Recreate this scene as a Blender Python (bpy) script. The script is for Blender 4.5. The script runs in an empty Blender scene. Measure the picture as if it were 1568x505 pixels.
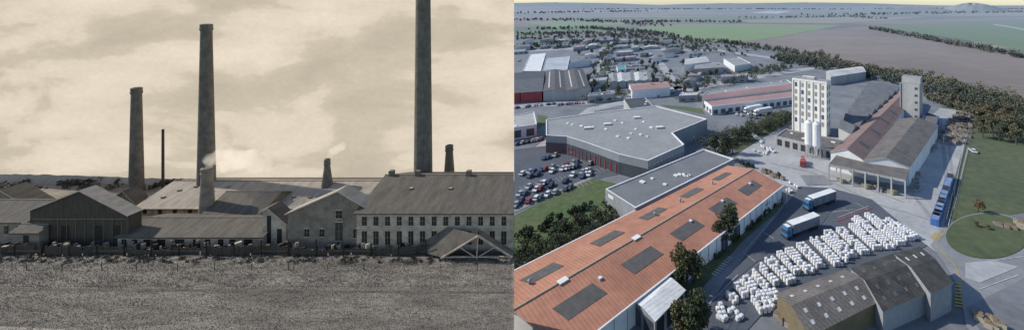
import bpy, math, random
import numpy as np
from mathutils import Vector, Matrix
random.seed(7); rng=np.random.default_rng(7)
F=600.0; CX=980.0; CY=8.0; H=75.0; ZT=37.5
sc=bpy.context.scene
col=sc.collection
# ---------- survey helpers: true ground-plan coordinates of points at a known height / distance
def G(u,v,z=0.0):
    d=F*(H-z)/(v-CY); return Vector(((u-CX)/F*d,d,z))
def L(u,v,d): return Vector(((u-CX)/F*d,d,H-(v-CY)*d/F))
def lz(v,d): return H-(v-CY)*d/F
def lx(u,d): return (u-CX)/F*d
# ---------- materials
MATS={}
def mat(name,c,c2=None,scale=0.5,rough=0.85,haze_tint=True,ribs=None,stretch=(1,1,1),island=0.0,detail=6,spec=0.2,fine=0.12,bump=0.0,metal=0,contrast=(0.35,0.65)):
    if name in MATS: return MATS[name]
    m=bpy.data.materials.new(name); m.use_nodes=True; nt=m.node_tree; N=nt.nodes; K=nt.links
    b=N['Principled BSDF']; b.inputs['Roughness'].default_value=rough; b.inputs['Specular IOR Level'].default_value=spec
    b.inputs['Metallic'].default_value=metal
    geo=N.new('ShaderNodeNewGeometry')
    mp=N.new('ShaderNodeMapping'); mp.inputs['Scale'].default_value=stretch; K.new(geo.outputs['Position'],mp.inputs['Vector'])
    nz=N.new('ShaderNodeTexNoise'); nz.inputs['Scale'].default_value=scale; nz.inputs['Detail'].default_value=detail; nz.inputs['Roughness'].default_value=0.62
    K.new(mp.outputs[0],nz.inputs['Vector'])
    mr=N.new('ShaderNodeMapRange'); mr.inputs[1].default_value=contrast[0]; mr.inputs[2].default_value=contrast[1]; K.new(nz.outputs['Fac'],mr.inputs[0])
    c2=c2 or tuple(x*0.72 for x in c)
    mx=N.new('ShaderNodeMix'); mx.data_type='RGBA'; mx.inputs['A'].default_value=(*c,1); mx.inputs['B'].default_value=(*c2,1); K.new(mr.outputs[0],mx.inputs['Factor'])
    mx.name='basemix'
    out=mx.outputs['Result']
    def mul(fac_out,lo,hi,out):
        r=N.new('ShaderNodeMapRange'); r.inputs[3].default_value=lo; r.inputs[4].default_value=hi; K.new(fac_out,r.inputs[0])
        v=N.new('ShaderNodeVectorMath'); v.operation='SCALE'; K.new(out,v.inputs[0]); K.new(r.outputs[0],v.inputs['Scale']); return v.outputs[0]
    if fine:
        n2=N.new('ShaderNodeTexNoise'); n2.inputs['Scale'].default_value=scale*9; n2.inputs['Detail'].default_value=4; K.new(mp.outputs[0],n2.inputs['Vector'])
        out=mul(n2.outputs['Fac'],1-fine*2,1+fine*2,out)
    if ribs:
        ang,sp,amt=ribs
        m2=N.new('ShaderNodeMapping'); m2.inputs['Rotation'].default_value=(0,0,-ang); K.new(geo.outputs['Position'],m2.inputs['Vector'])
        w=N.new('ShaderNodeTexWave'); w.inputs['Scale'].default_value=0.314/sp; w.inputs['Distortion'].default_value=0.0; K.new(m2.outputs[0],w.inputs['Vector'])
        out=mul(w.outputs['Fac'],1-amt,1+amt,out)
    if island:
        out=mul(geo.outputs['Random Per Island'],1-island,1+island,out)
    if haze_tint:  # aerial haze painted into the base colour, stronger away from the origin
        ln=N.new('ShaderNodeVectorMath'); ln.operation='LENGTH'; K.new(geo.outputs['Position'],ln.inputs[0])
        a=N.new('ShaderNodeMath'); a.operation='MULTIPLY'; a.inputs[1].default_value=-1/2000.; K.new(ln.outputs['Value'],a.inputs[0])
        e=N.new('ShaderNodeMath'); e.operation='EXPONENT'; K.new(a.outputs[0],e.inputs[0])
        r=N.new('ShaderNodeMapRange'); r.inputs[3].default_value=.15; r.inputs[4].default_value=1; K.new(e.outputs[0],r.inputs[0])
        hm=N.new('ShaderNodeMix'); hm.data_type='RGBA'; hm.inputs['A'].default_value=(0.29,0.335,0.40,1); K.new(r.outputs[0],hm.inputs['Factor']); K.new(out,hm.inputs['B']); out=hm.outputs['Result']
    K.new(out,b.inputs['Base Color'])
    if bump:
        bp=N.new('ShaderNodeBump'); bp.inputs['Strength'].default_value=bump; K.new(nz.outputs['Fac'],bp.inputs['Height']); K.new(bp.outputs[0],b.inputs['Normal'])
    MATS[name]=m; return m
# ---------- mesh builder
class MB:
    def __init__(s,name): s.name=name; s.v=[]; s.f=[]; s.mi=[]; s.m=[]
    def mid(s,m):
        if m not in s.m: s.m.append(m)
        return s.m.index(m)
    def poly(s,pts,m):
        n=len(s.v); s.v+= [tuple(p) for p in pts]; s.f.append(tuple(range(n,n+len(pts)))); s.mi.append(s.mid(m))
    def prism(s,pts,z0,z1,mw,mt=None):
        n=len(pts)
        for i in range(n):
            a=pts[i]; b=pts[(i+1)%n]
            s.poly([(a[0],a[1],z0),(b[0],b[1],z0),(b[0],b[1],z1),(a[0],a[1],z1)],mw)
        s.poly([(p[0],p[1],z1) for p in pts],mt or mw)
        s.poly([(p[0],p[1],z0) for p in reversed(pts)],mw)
    def box(s,cx,cy,ang,sx,sy,z0,z1,mw,mt=None,taper=1.0):
        c,sn=math.cos(ang),math.sin(ang)
        P=[(-sx/2,-sy/2),(sx/2,-sy/2),(sx/2,sy/2),(-sx/2,sy/2)]
        bo=[(cx+x*c-y*sn,cy+x*sn+y*c,z0) for x,y in P]; to=[(cx+x*taper*c-y*taper*sn,cy+x*taper*sn+y*taper*c,z1) for x,y in P]
        for i in range(4):
            j=(i+1)%4; s.poly([bo[i],bo[j],to[j],to[i]],mw)
        s.poly(to,mt or mw); s.poly(bo[::-1],mw)
    def beam(s,p,q,w,m):
        p=Vector(p);q=Vector(q);d=(q-p).normalized(); up=Vector((0,0,1)) if abs(d.z)<0.9 else Vector((1,0,0))
        a=d.cross(up).normalized()*w/2; b=d.cross(a).normalized()*w/2
        A=[p+a+b,p-a+b,p-a-b,p+a-b]; B=[x+(q-p) for x in A]
        for i in range(4):
            j=(i+1)%4; s.poly([A[i],A[j],B[j],B[i]],m)
        s.poly(A[::-1],m); s.poly(B,m)
    def cyl(s,cx,cy,prof,m,n=20):
        for k in range(len(prof)-1):
            z0,r0=prof[k][:2]; z1,r1=prof[k+1][:2]; mm=prof[k][2] if len(prof[k])>2 else m
            for i in range(n):
                a=2*math.pi*i/n; b=2*math.pi*(i+1)/n
                s.poly([(cx+r0*math.cos(a),cy+r0*math.sin(a),z0),(cx+r0*math.cos(b),cy+r0*math.sin(b),z0),(cx+r1*math.cos(b),cy+r1*math.sin(b),z1),(cx+r1*math.cos(a),cy+r1*math.sin(a),z1)],mm)
        z,r=prof[-1][:2]; s.poly([(cx+r*math.cos(2*math.pi*i/n),cy+r*math.sin(2*math.pi*i/n),z) for i in range(n)],m)
    def mesh(s):
        me=bpy.data.meshes.new(s.name); me.from_pydata(s.v,[],s.f)
        for m in s.m: me.materials.append(m)
        me.polygons.foreach_set('material_index',s.mi); me.update(); return me
    def done(s):
        o=bpy.data.objects.new(s.name,s.mesh()); col.objects.link(o); return o
def inst(name,me,loc,rot=0,scale=1):
    o=bpy.data.objects.new(name,me); o.location=loc; o.rotation_euler=(0,0,rot); o.scale=(scale,)*3 if not isinstance(scale,tuple) else scale; col.objects.link(o); return o
def lerp(a,b,t): return a+(b-a)*t

# ================= RIGHT: AERIAL INDUSTRIAL ESTATE =================
asph=mat('asphalt_worn',(0.22,0.23,0.25),(0.14,0.15,0.165),0.06,fine=0.15)
asphd=mat('asphalt_dark',(0.075,0.088,0.11),(0.10,0.11,0.135),0.08,fine=0.12)
conc=mat('concrete_yard',(0.44,0.445,0.45),(0.33,0.34,0.35),0.07,fine=0.15)
road=mat('road_asphalt',(0.27,0.28,0.295),(0.2,0.21,0.225),0.1,fine=0.12)
lawn=mat('lawn_grass',(0.075,0.12,0.035),(0.105,0.125,0.05),0.05,fine=0.3)
lawn2=mat('meadow_grass',(0.10,0.115,0.045),(0.06,0.085,0.032),0.035,fine=0.3,contrast=(0.3,0.7))
fgreen=mat('field_green',(0.17,0.27,0.06),(0.20,0.28,0.10),0.006,fine=0.1)
fgreen2=mat('field_green_dark',(0.09,0.175,0.045),(0.13,0.19,0.065),0.006,fine=0.1)
fbrown=mat('field_ploughed',(0.15,0.115,0.09),(0.29,0.23,0.19),0.0035,ribs=(0.9,16,0.10),fine=0.14,contrast=(0.25,0.75))
fpale=mat('field_stubble',(0.33,0.28,0.2),(0.25,0.23,0.15),0.004,fine=0.1)
white=mat('white_paint',(0.82,0.83,0.84),(0.7,0.71,0.72),0.2,fine=0.05)
grout=mat('kerb_concrete',(0.33,0.33,0.32),None,0.8)
whitep=mat('white_marking',(0.6,0.6,0.6),(0.35,0.35,0.35),0.8)
yellow=mat('yellow_marking',(0.6,0.42,0.06),None,0.8)
redm=mat('red_marking',(0.4,0.08,0.07),None,0.8)
def ground_mat():
    m=mat('countryside_fields',(0.2,0.2,0.1),None,0.002)
    nt=m.node_tree; N=nt.nodes; K=nt.links
    geo=[n for n in N if n.type=='NEW_GEOMETRY'][0]
    mp=N.new('ShaderNodeMapping'); mp.inputs['Rotation'].default_value=(0,0,0.35); mp.inputs['Scale'].default_value=(1/900,1/420,1); K.new(geo.outputs['Position'],mp.inputs[0])
    vo=N.new('ShaderNodeTexVoronoi'); vo.inputs['Scale'].default_value=1; vo.inputs['Randomness'].default_value=0.85; vo.voronoi_dimensions='2D'; K.new(mp.outputs[0],vo.inputs['Vector'])
    sp=N.new('ShaderNodeSeparateColor'); K.new(vo.outputs['Color'],sp.inputs[0])
    cr=N.new('ShaderNodeValToRGB'); cr.color_ramp.interpolation='CONSTANT'
    cs=[(0,(0.10,0.13,0.06)),(0.2,(0.22,0.17,0.14)),(0.38,(0.13,0.2,0.06)),(0.52,(0.33,0.28,0.2)),(0.68,(0.15,0.12,0.10)),(0.84,(0.05,0.075,0.04))]
    el=cr.color_ramp.elements
    el[0].position=0; el[0].color=(*cs[0][1],1); el[1].position=cs[1][0]; el[1].color=(*cs[1][1],1)
    for p,c in cs[2:]:
        e=el.new(p); e.color=(*c,1)
    K.new(sp.outputs[0],cr.inputs[0])
    mx=N['basemix']
    K.new(cr.outputs[0],mx.inputs['A']); 
    v=N.new('ShaderNodeVectorMath'); v.operation='SCALE'; v.inputs['Scale'].default_value=0.75; K.new(cr.outputs[0],v.inputs[0]); K.new(v.outputs[0],mx.inputs['B'])
    return m
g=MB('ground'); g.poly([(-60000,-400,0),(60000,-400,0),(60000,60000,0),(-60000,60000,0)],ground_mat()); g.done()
def sheet(name,pts,m,layer):
    b=MB(name); z=0.03*layer; b.poly([G(u,v,z) for u,v in pts],m); return b.done()
def cshape(cu,cv,ru,rv,n=36): return [(cu+ru*math.cos(2*math.pi*i/n),cv+rv*math.sin(2*math.pi*i/n)) for i in range(n)][::-1]
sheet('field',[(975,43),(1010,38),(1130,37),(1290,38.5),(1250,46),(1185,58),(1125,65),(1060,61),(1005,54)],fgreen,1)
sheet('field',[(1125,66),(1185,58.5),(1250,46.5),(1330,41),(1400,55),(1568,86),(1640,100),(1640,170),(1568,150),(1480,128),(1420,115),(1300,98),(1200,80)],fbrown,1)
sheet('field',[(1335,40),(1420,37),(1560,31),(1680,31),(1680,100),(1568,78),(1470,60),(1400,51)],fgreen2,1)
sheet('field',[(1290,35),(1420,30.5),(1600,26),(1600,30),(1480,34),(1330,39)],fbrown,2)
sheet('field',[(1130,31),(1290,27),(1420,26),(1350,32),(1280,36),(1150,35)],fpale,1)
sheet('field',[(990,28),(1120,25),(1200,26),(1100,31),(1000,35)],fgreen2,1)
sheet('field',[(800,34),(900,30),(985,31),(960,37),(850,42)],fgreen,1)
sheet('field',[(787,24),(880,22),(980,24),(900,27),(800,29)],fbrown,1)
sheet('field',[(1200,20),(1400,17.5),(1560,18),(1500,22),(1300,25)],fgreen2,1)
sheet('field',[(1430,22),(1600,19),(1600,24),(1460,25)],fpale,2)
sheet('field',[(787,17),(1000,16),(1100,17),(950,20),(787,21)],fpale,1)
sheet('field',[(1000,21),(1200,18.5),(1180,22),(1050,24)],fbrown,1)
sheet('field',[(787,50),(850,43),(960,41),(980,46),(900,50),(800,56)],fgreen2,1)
glass_h=mat('greenhouse_sheet',(0.8,0.85,0.92),None,0.01)
sheet('greenhouse_roofs',[(1150,20),(1175,17),(1212,17.3),(1190,21.5)],glass_h,2)
sheet('dirt_track',[(1522,37),(1545,40),(1575,46),(1575,48),(1543,42),(1520,38.5)],conc,2)
sheet('estate_ground',[(560,60),(960,56),(1110,66),(1200,80),(1260,100),(1400,116),(1500,160),(1700,190),(1900,560),(500,560),(500,120)],asph,1)
sheet('lawn',[(1482,200),(1700,245),(1700,345),(1568,326),(1525,332),(1500,330),(1475,336),(1462,343),(1452,330),(1458,290)],lawn2,2)
sheet('rough_grass',[(1440,163),(1500,160),(1700,190),(1700,250),(1482,202),(1486,178),(1440,166)],lawn2,3)
sheet('yard_concrete',[(1125,238),(1190,198),(1230,200),(1300,215),(1400,200),(1440,165),(1485,172),(1478,215),(1457,290),(1446,345),(1470,385),(1452,400),(1400,360),(1330,308),(1270,292),(1225,292),(1190,280),(1150,262)],conc,4)
sheet('road_asphalt',[(1030,560),(1110,430),(1190,330),(1225,285),(1275,288),(1335,305),(1385,345),(1360,345),(1310,318),(1275,322),(1235,370),(1160,400),(1100,450),(1070,560)],asphd,5)
sheet('storage_yard',[(1235,368),(1275,325),(1325,318),(1420,375),(1330,420),(1250,440),(1190,455),(1130,520),(1075,510),(1105,455),(1165,400)],asphd,6)
sheet('road',[(1446,345),(1460,345),(1478,338),(1505,332),(1530,336),(1600,345),(1600,400),(1620,440),(1620,520),(1540,560),(1480,500),(1468,440),(1445,400),(1425,375)],road,7)
sheet('road_repair_patch',[(1480,470),(1568,425),(1620,440),(1620,520),(1520,540)],asph,8)
sheet('road_repair_patch',[(1478,402),(1520,398),(1560,408),(1500,432),(1478,425)],conc,9)
sheet('road_repair_patch',[(1225,268),(1262,268),(1275,282),(1236,284)],road,9)
sheet('footpath',[(1481,225),(1484,225),(1461,320),(1459,320)],grout,6)
k=MB('kerb_island'); kr=[G(u,v) for u,v in cshape(1512,361,64,34.5)]; k.prism(kr,0.0,0.33,road,road); 
k.prism([G(u,v,.34) for u,v in cshape(1512,360.9,63.6,34.3)],0.335,0.36,lawn2,lawn2); k.done()
sheet('roadside_lawn',[(787,330),(905,272),(948,282),(935,300),(928,325),(880,352),(787,402),(700,440),(700,370)],lawn,4)
sheet('verge',[(1085,395),(1120,360),(1195,305),(1203,312),(1140,365),(1100,410),(1050,470),(1030,470)],lawn2,8)
sheet('car_park',[(760,232),(880,218),(990,258),(925,272),(860,295),(787,325),(700,350),(700,250)],asphd,3)
sheet('kerb_strip',[(787,319),(850,293),(905,270),(909,272),(855,296),(787,325)],grout,5)
sheet('rough_grass',[(1115,215),(1190,170),(1215,182),(1190,198),(1128,235)],lawn2,5)
for q in [[(800,152),(860,146),(880,150),(800,160)],[(1030,150),(1070,143),(1075,150),(1050,158)],[(905,70),(960,66),(975,72),(915,76)],[(1120,110),(1170,104),(1180,110),(1130,116)],[(820,200),(835,190),(838,178),(824,176)],[(935,104),(925,120),(918,118),(930,96)],[(1010,160),(1075,166),(1080,175),(1020,164)],[(790,66),(900,60),(905,64),(790,72)],[(980,60),(1080,66),(1090,72),(1000,67)]]:
    sheet('grass_patch',q,lawn,3)
def stripe(mb,p,q,w,m,z=0.3):
    a=G(*p,z);b=G(*q,z); n=Vector((-(b-a).y,(b-a).x,0)).normalized()*w/2
    mb.poly([a-n,b-n,b+n,a+n],m)
mk=MB('road_markings')
for i in range(9):
    stripe(mk,(1090+i*3.0,418-i*3.2),(1098+i*3.0,421-i*3.2),0.5,whitep)
stripe(mk,(1283,338),(1335,318),0.35,redm); stripe(mk,(1283,333),(1330,315),0.2,whitep); stripe(mk,(1283,338),(1296,343),.35,redm)
for p,q in [((1137,385),(1157,400)),((1165,352),(1185,365)),((1185,332),(1140,385)),((1290,318),(1305,327)),((1310,310),(1328,320)),((1060,490),(1130,420)),((1212,300),(1192,322))]: stripe(mk,p,q,0.18,whitep)
for i in range(8): stripe(mk,(1462,432+i*5),(1474,434+i*5),0.5,yellow)
for i in range(7): stripe(mk,(1424+i*1.5,362-i*1.5),(1436+i*1.5,368-i*1.5),0.35,yellow)
for p,q in [((1430,372),(1462,405)),((1462,405),(1473,430)),((1520,399),(1568,392)),((1446,352),(1452,362)),((1500,442),(1560,420))]: stripe(mk,p,q,0.22,yellow if p[0]<1465 else whitep)
stripe(mk,(1463,300),(1452,345),0.25,whitep); stripe(mk,(1476,222),(1460,300),0.25,whitep)
for r0,(u0,v0),(u1,v1),n in [(0,(800,262),(925,238),22),(0,(795,285),(925,255),22),(0,(790,312),(900,275),18)]:
    for i in range(n):
        t=i/(n-1); u=u0+(u1-u0)*t; v=v0+(v1-v0)*t; stripe(mk,(u,v),(u+7,v+6),0.12,whitep)
mk.done()
st=MB('tyre_tracks'); stm=mat('stained_concrete',(.25,.255,.265),(.33,.33,.34),.4)
for p,q,w in [((1240,262),(1330,306),1.2),((1245,258),(1385,310),.9),((1440,180),(1452,300),1.6),((1450,185),(1458,270),1.1),((1290,297),(1420,335),.9),((1180,250),(1235,262),1.5),((1400,300),(1455,370),1.4)]: stripe(st,p,q,w,stm,.14)
st.done()
terr=mat('orange_tile_sheet',(0.49,0.235,0.155),(0.38,0.175,0.115),0.05,ribs=(math.atan2(-18.3,16.9)+math.pi/2,1.0,0.10),fine=0.14)
panel=mat('rooflight_panel',(0.13,0.125,0.12),(0.09,0.088,0.085),0.6,fine=0.1)
gflat=mat('roof_grey_membrane',(0.32,0.33,0.335),(0.26,0.27,0.275),0.06,fine=0.1)
gdark=mat('roof_dark_gravel',(0.19,0.2,0.21),(0.15,0.16,0.17),0.1,fine=0.1)
blackroof=mat('roof_black_weathered',(0.035,0.034,0.034),(0.085,0.08,0.07),0.3,fine=0.35,ribs=(0.7,1.1,0.15),contrast=(.4,.7))
brownroof=mat('roof_brown_weathered',(0.11,0.10,0.092),(0.18,0.16,0.145),0.25,fine=0.3,ribs=(0.7,1.1,0.15))
redroof=mat('roof_reddish_fibre',(0.25,0.16,0.14),(0.19,0.135,0.12),0.15,fine=0.18,ribs=(0.74,1.4,0.08))
pinkroof=mat('roof_pink_sheet',(0.42,0.26,0.24),(0.34,0.21,0.2),0.05,fine=0.1)
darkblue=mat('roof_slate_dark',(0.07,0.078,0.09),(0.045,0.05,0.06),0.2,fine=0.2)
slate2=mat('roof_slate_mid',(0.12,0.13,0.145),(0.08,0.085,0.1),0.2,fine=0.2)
cwall=mat('wall_concrete',(0.46,0.46,0.45),(0.35,0.35,0.34),0.12,fine=0.12,stretch=(1,1,.3))
cream=mat('wall_cream_panel',(0.42,0.38,0.30),(0.36,0.32,0.25),0.2)
gwall=mat('wall_grey_cladding',(0.30,0.32,0.35),(0.25,0.27,0.3),0.1)
dwall=mat('wall_dark_glazing',(0.04,0.05,0.065),(0.07,0.08,0.1),0.4,rough=0.3,spec=0.5)
rwall=mat('wall_red_cladding',(0.4,0.05,0.05),None,0.2)
bwall=mat('wall_blue_cladding',(0.05,0.12,0.3),None,0.2)
glass=mat('window_glass',(0.05,0.06,0.08),None,0.4,rough=0.15,spec=0.6)
metal=mat('galvanised_steel',(0.5,0.52,0.55),(0.4,0.42,0.45),0.5,rough=0.45,metal=0.3)
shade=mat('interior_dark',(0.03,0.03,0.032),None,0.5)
palegrey=mat('roof_pale_grey',(0.6,0.61,0.6),None,.05)
def wallwins(b,p,q,z0,z1,n,fr,m,fm=None,out=0.06):
    p=Vector((p[0],p[1],0));q=Vector((q[0],q[1],0)); d=(q-p)/n; dn=d.normalized(); nn=Vector((dn.y,-dn.x,0))
    mid=(p+q)/2
    if nn.dot(-mid)<0: nn=-nn
    for i in range(n):
        a=p+d*(i+0.5-fr/2)+nn*out; c=p+d*(i+0.5+fr/2)+nn*out
        if fm:
            e=dn*0.15; b.poly([(a.x-e.x,a.y-e.y,z0-.15),(c.x+e.x,c.y+e.y,z0-.15),(c.x+e.x,c.y+e.y,z1+.15),(a.x-e.x,a.y-e.y,z1+.15)],fm)
        a2=a+nn*0.03;c2=c+nn*0.03
        b.poly([(a2.x,a2.y,z0),(c2.x,c2.y,z0),(c2.x,c2.y,z1),(a2.x,a2.y,z1)],m)
def flat(name,pts,z,mw,mr,par=0.5,parm=None,vents=0,wins=None,finish=True):
    b=MB(name); P=[G(u,v,z) for u,v in pts]; n=len(P)
    ar=sum(P[i].x*P[(i+1)%n].y-P[(i+1)%n].x*P[i].y for i in range(n))
    if ar<0: P=P[::-1]
    I=[]
    for i in range(n):
        a=P[i-1];p=P[i];d=P[(i+1)%n]; e1=(p-a).normalized();e2=(d-p).normalized()
        n1=Vector((-e1.y,e1.x,0));n2=Vector((-e2.y,e2.x,0)); s=n1+n2; s=s/max(0.3,s.dot(n1)); I.append(p+s*par)
    for i in range(n):
        j=(i+1)%n
        b.poly([(P[i].x,P[i].y,0),(P[j].x,P[j].y,0),(P[j].x,P[j].y,z),(P[i].x,P[i].y,z)],mw)
        b.poly([P[i],P[j],I[j],I[i]],parm or mw)
        b.poly([I[i],I[j],(I[j].x,I[j].y,z-.45),(I[i].x,I[i].y,z-.45)],parm or mw)
        if wins:
            zz0,zz1,sp,fr,wm=wins; ln=(P[j]-P[i]).length
            if ln>sp*1.5: wallwins(b,P[i],P[j],zz0,zz1,max(1,int(ln/sp)),fr,wm)
    b.poly([(p.x,p.y,z-.45) for p in I],mr)
    c=sum(P,Vector((0,0,0)))/n
    for k in range(vents):
        i=random.randrange(n); p=lerp(c,lerp(P[i],P[(i+1)%n],random.random()),random.uniform(0.1,0.82))
        s=random.uniform(.8,1.5); b.box(p.x,p.y,-0.7,s*1.5,s,z-.449,z+.0,white,white)
    return b.done() if finish else b
def gable(name,pts,z,rise,mw,mr,along=True,pan=None,mr2=None,over=0.4,finish=True,pm=None):
    A,B,C,D=[G(u,v,z) for u,v in pts]
    b=MB(name)
    for p,q in [(A,B),(B,C),(C,D),(D,A)]:
        b.poly([(p.x,p.y,0),(q.x,q.y,0),(q.x,q.y,z),(p.x,p.y,z)],mw)
    if not along: A,B,C,D=B,C,D,A
    R0=(A+D)/2; R1=(B+C)/2; R0.z=R1.z=z+rise
    b.poly([A,D,R0],mw); b.poly([B,C,R1],mw)
    ax=(R1-R0).normalized()*over; R0=R0-ax; R1=R1+ax
    def off(p,r): 
        e=(p-r)*(over/(p-r).length); return p+e
    sl=[]
    for P0,P1,mm in [(A,B,mr),(D,C,mr2 or mr)]:
        P0=off(P0-ax,R0);P1=off(P1+ax,R1)
        q=[R0,R1,P1,P0]; up=Vector((0,0,.12))
        b.poly([x+up for x in q],mm); b.poly([x for x in q][::-1],mm)
        b.poly([P0,P1,P1+up,P0+up],mw); b.poly([R0,P0,P0+up,R0+up],mw); b.poly([R1,P1,P1+up,R1+up],mw)
        sl.append((R0,R1,P1,P0))
    if pan:
        for side,t,s,lt,ls in pan:
            r0,r1,p1,p0=sl[side]
            def pt(t,s):
                return lerp(lerp(r0,r1,t),lerp(p0,p1,t),s)+Vector((0,0,.17))
            b.poly([pt(t-lt,s-ls),pt(t+lt,s-ls),pt(t+lt,s+ls),pt(t-lt,s+ls)],pm or panel)
    b.sl=sl
    return b.done() if finish else b
# --- orange roofed warehouse
OW=[(720,449),(1113,254),(1197,284),(870,537)]
ob=gable('orange_roof_warehouse',OW,6,2.2,white,terr,over=0.5,finish=False,
  pan=[(0,t,0.5,0.045,0.13) for t in (0.13,0.33,0.51,0.70,0.88)]+[(1,t,0.47,0.055,0.15) for t in (0.11,0.31,0.50,0.69,0.87)])
A,B,C,D=[G(u,v,6) for u,v in OW]
for t in (0.12,0.36): 
    p=lerp(lerp(A,D,.5),lerp(B,C,.5),t); ob.box(p.x,p.y,.8,2.6,1.6,7.9,8.6,cream,white)
for t in (0.2,.55,.72,.9):
    p=lerp(lerp(A,D,.5),lerp(B,C,.5),t)+Vector((3,-4,0)); ob.box(p.x,p.y,.8,.9,.9,7.3,8.0,metal,white)
for t in (0.5,0.08,.62,.8):
    p=lerp(lerp(A,D,.3),lerp(B,C,.3),t); ob.cyl(p.x,p.y,[(7,.3),(8.3,.3),(8.4,.55),(8.7,.2)],gwall,10)
wallwins(ob,lerp(D,C,.55),lerp(D,C,.7),0.2,4.2,2,.5,dwall); wallwins(ob,lerp(D,C,.86),lerp(D,C,.9),3,4,3,.5,gwall)
for k in range(24): p=lerp(D,C,k/24); ob.beam((p.x+.1,p.y-.1,0),(p.x+.1,p.y-.1,5.8),.12,cwall)
rr0,rr1=ob.sl[0][0]+Vector((0,0,.2)),ob.sl[0][1]+Vector((0,0,.2)); ob.beam(rr0,rr1,.3,cream)
for s in ob.sl: ob.beam(s[3],s[2],.35,white)
ob.done()
AX=[(966,457),(1010,419),(1048,444),(1003,490)]
an=gable('white_loading_annex',AX,5,0.7,gwall,mat('white_ribbed_roof',(0.78,0.80,0.82),None,.2,ribs=(math.atan2(18.3,-16.9),1.0,.08)),over=.3,finish=False)
a,b_,c,d=[G(u,v,5) for u,v in AX]
wallwins(an,a,d,0.3,4.2,2,.75,dwall); wallwins(an,d,c,.4,4.3,3,.7,shade); an.done()
gb=flat('grey_flat_roof_building',[(927,289),(1078,228),(1124,243),(973,318)],7,gwall,gdark,0.5,white,8,None,False)
p,q=G(927,289,7),G(973,318,7); wallwins(gb,lerp(p,q,.1),lerp(p,q,.3),4.8,6,1,.9,white); gb.done()
cb=flat('retail_building',[(836,183),(905,173),(1005,162),(1083,182),(1030,203),(1048,221),(992,246),(948,236),(900,219),(868,209),(836,207)],9,gwall,gflat,0.6,white,15,None,False)
P=[G(u,v,9) for u,v in [(836,207),(868,209),(900,219),(948,236),(992,246)]]
for i in range(4): wallwins(cb,P[i],P[i+1],0.3,5.5,1,1.0,dwall,out=.1)
for i in range(3): wallwins(cb,P[i],P[i+1],0.3,4.5,6,.16,rwall,out=.3)
P=[G(u,v,9) for u,v in [(836,183),(836,207)]]; wallwins(cb,P[0],P[1],1,7,1,.9,rwall)
P=[G(u,v,9) for u,v in [(992,246),(1048,221)]]; wallwins(cb,P[0],P[1],6,7,10,.7,cwall)
for q in [(930,190),(975,180),(1010,195),(900,196)]:
    p=G(*q,9); cb.box(p.x,p.y,.2,4,2.4,8.5,9.5,metal,white)
cb.done()
flat('warehouse',[(812,83),(836,81),(828,109),(800,109)],8,cwall,white,.4,white,3)
flat('warehouse',[(836,89),(873,86),(868,108),(830,109)],8,cwall,mat('roof_pale_blue',(0.5,0.55,0.6),None,.05),.4,white,3)
for q in [[(780,113),(800,111),(796,142),(770,144)],[(801,111),(834,109),(830,140),(797,142)]]:
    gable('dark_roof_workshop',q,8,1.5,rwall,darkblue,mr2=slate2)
for q in [[(832,140),(835,109),(863,108),(867,139)],[(867,139),(863,108),(892,106),(905,137)]]:
    gable('dark_roof_workshop',q,8,1.5,cwall,mat('roof_brown_dark',(0.11,0.10,0.10),None,.1,ribs=(0.1,3,.12)),pan=[(0,.5,.5,.4,.05),(1,.5,.5,.4,.05)],pm=palegrey)
flat('white_depot',[(760,180),(818,171),(822,190),(760,199)],7,white,cwall,.5,white,4,(1,5,6,.6,dwall))
gable('pink_roof_shop',[(968,139),(963,129),(1021,125),(1026,134)],7,1.2,white,pinkroof,along=False)
for i in range(5):
    gable('small_workshop',[(934+i*13,126-i*.6),(932+i*13,113-i*.5),(944+i*13,112.4-i*.5),(946+i*13,125.4-i*.6)],6,1,cwall,palegrey if i%2 else gflat)
flat('teal_roof_kiosk',[(944,101),(957,100),(959,106),(946,107)],4,white,mat('roof_teal',(0.1,0.35,0.38),None,.2),.2)
gable('white_hall',[(1048,99),(1050,91),(1080,87),(1086,95)],9,2,white,palegrey,along=False)
gable('warehouse',[(1063,106),(1065,99),(1100,95),(1108,103)],7,1,cwall,gflat,along=False)
flat('dark_roof_office',[(955,152),(988,149),(1000,162),(965,167)],7,cwall,darkblue,.5,cwall,2)
gable('long_pink_roof_warehouse',[(1077,152),(1078,146),(1216,127),(1225,135)],7,1.6,white,pinkroof,along=False)
flat('long_grey_annex',[(1090,163),(1077,153),(1225,136),(1235,146)],6,white,pinkroof,.4,white,0,(0.5,3.5,6,.6,dwall))
flat('long_roof_hall',[(1075,146),(1085,139),(1205,122),(1213,127)],7,cwall,gflat,.4,white,4)
gable('white_roof_barn',[(1272,118),(1265,109),(1318,102),(1326,110)],8,1.8,cwall,palegrey,along=False)
flat('warehouse',[(1108,90),(1130,87),(1150,97),(1125,101)],7,white,gflat,.4,white,2)
occupied=[(800,880,78,150),(770,910,100,150),(925,1035,92,142),(1040,1112,84,110),(1070,1240,118,182),(830,1090,155,240),(950,1005,145,170),(1260,1330,95,120),(1105,1155,84,104),(760,830,165,205)]
rmats=[palegrey,gflat,gdark,brownroof,cwall,gflat,palegrey,pinkroof,darkblue,gdark,slate2]
cnt=0; used=[]
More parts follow.
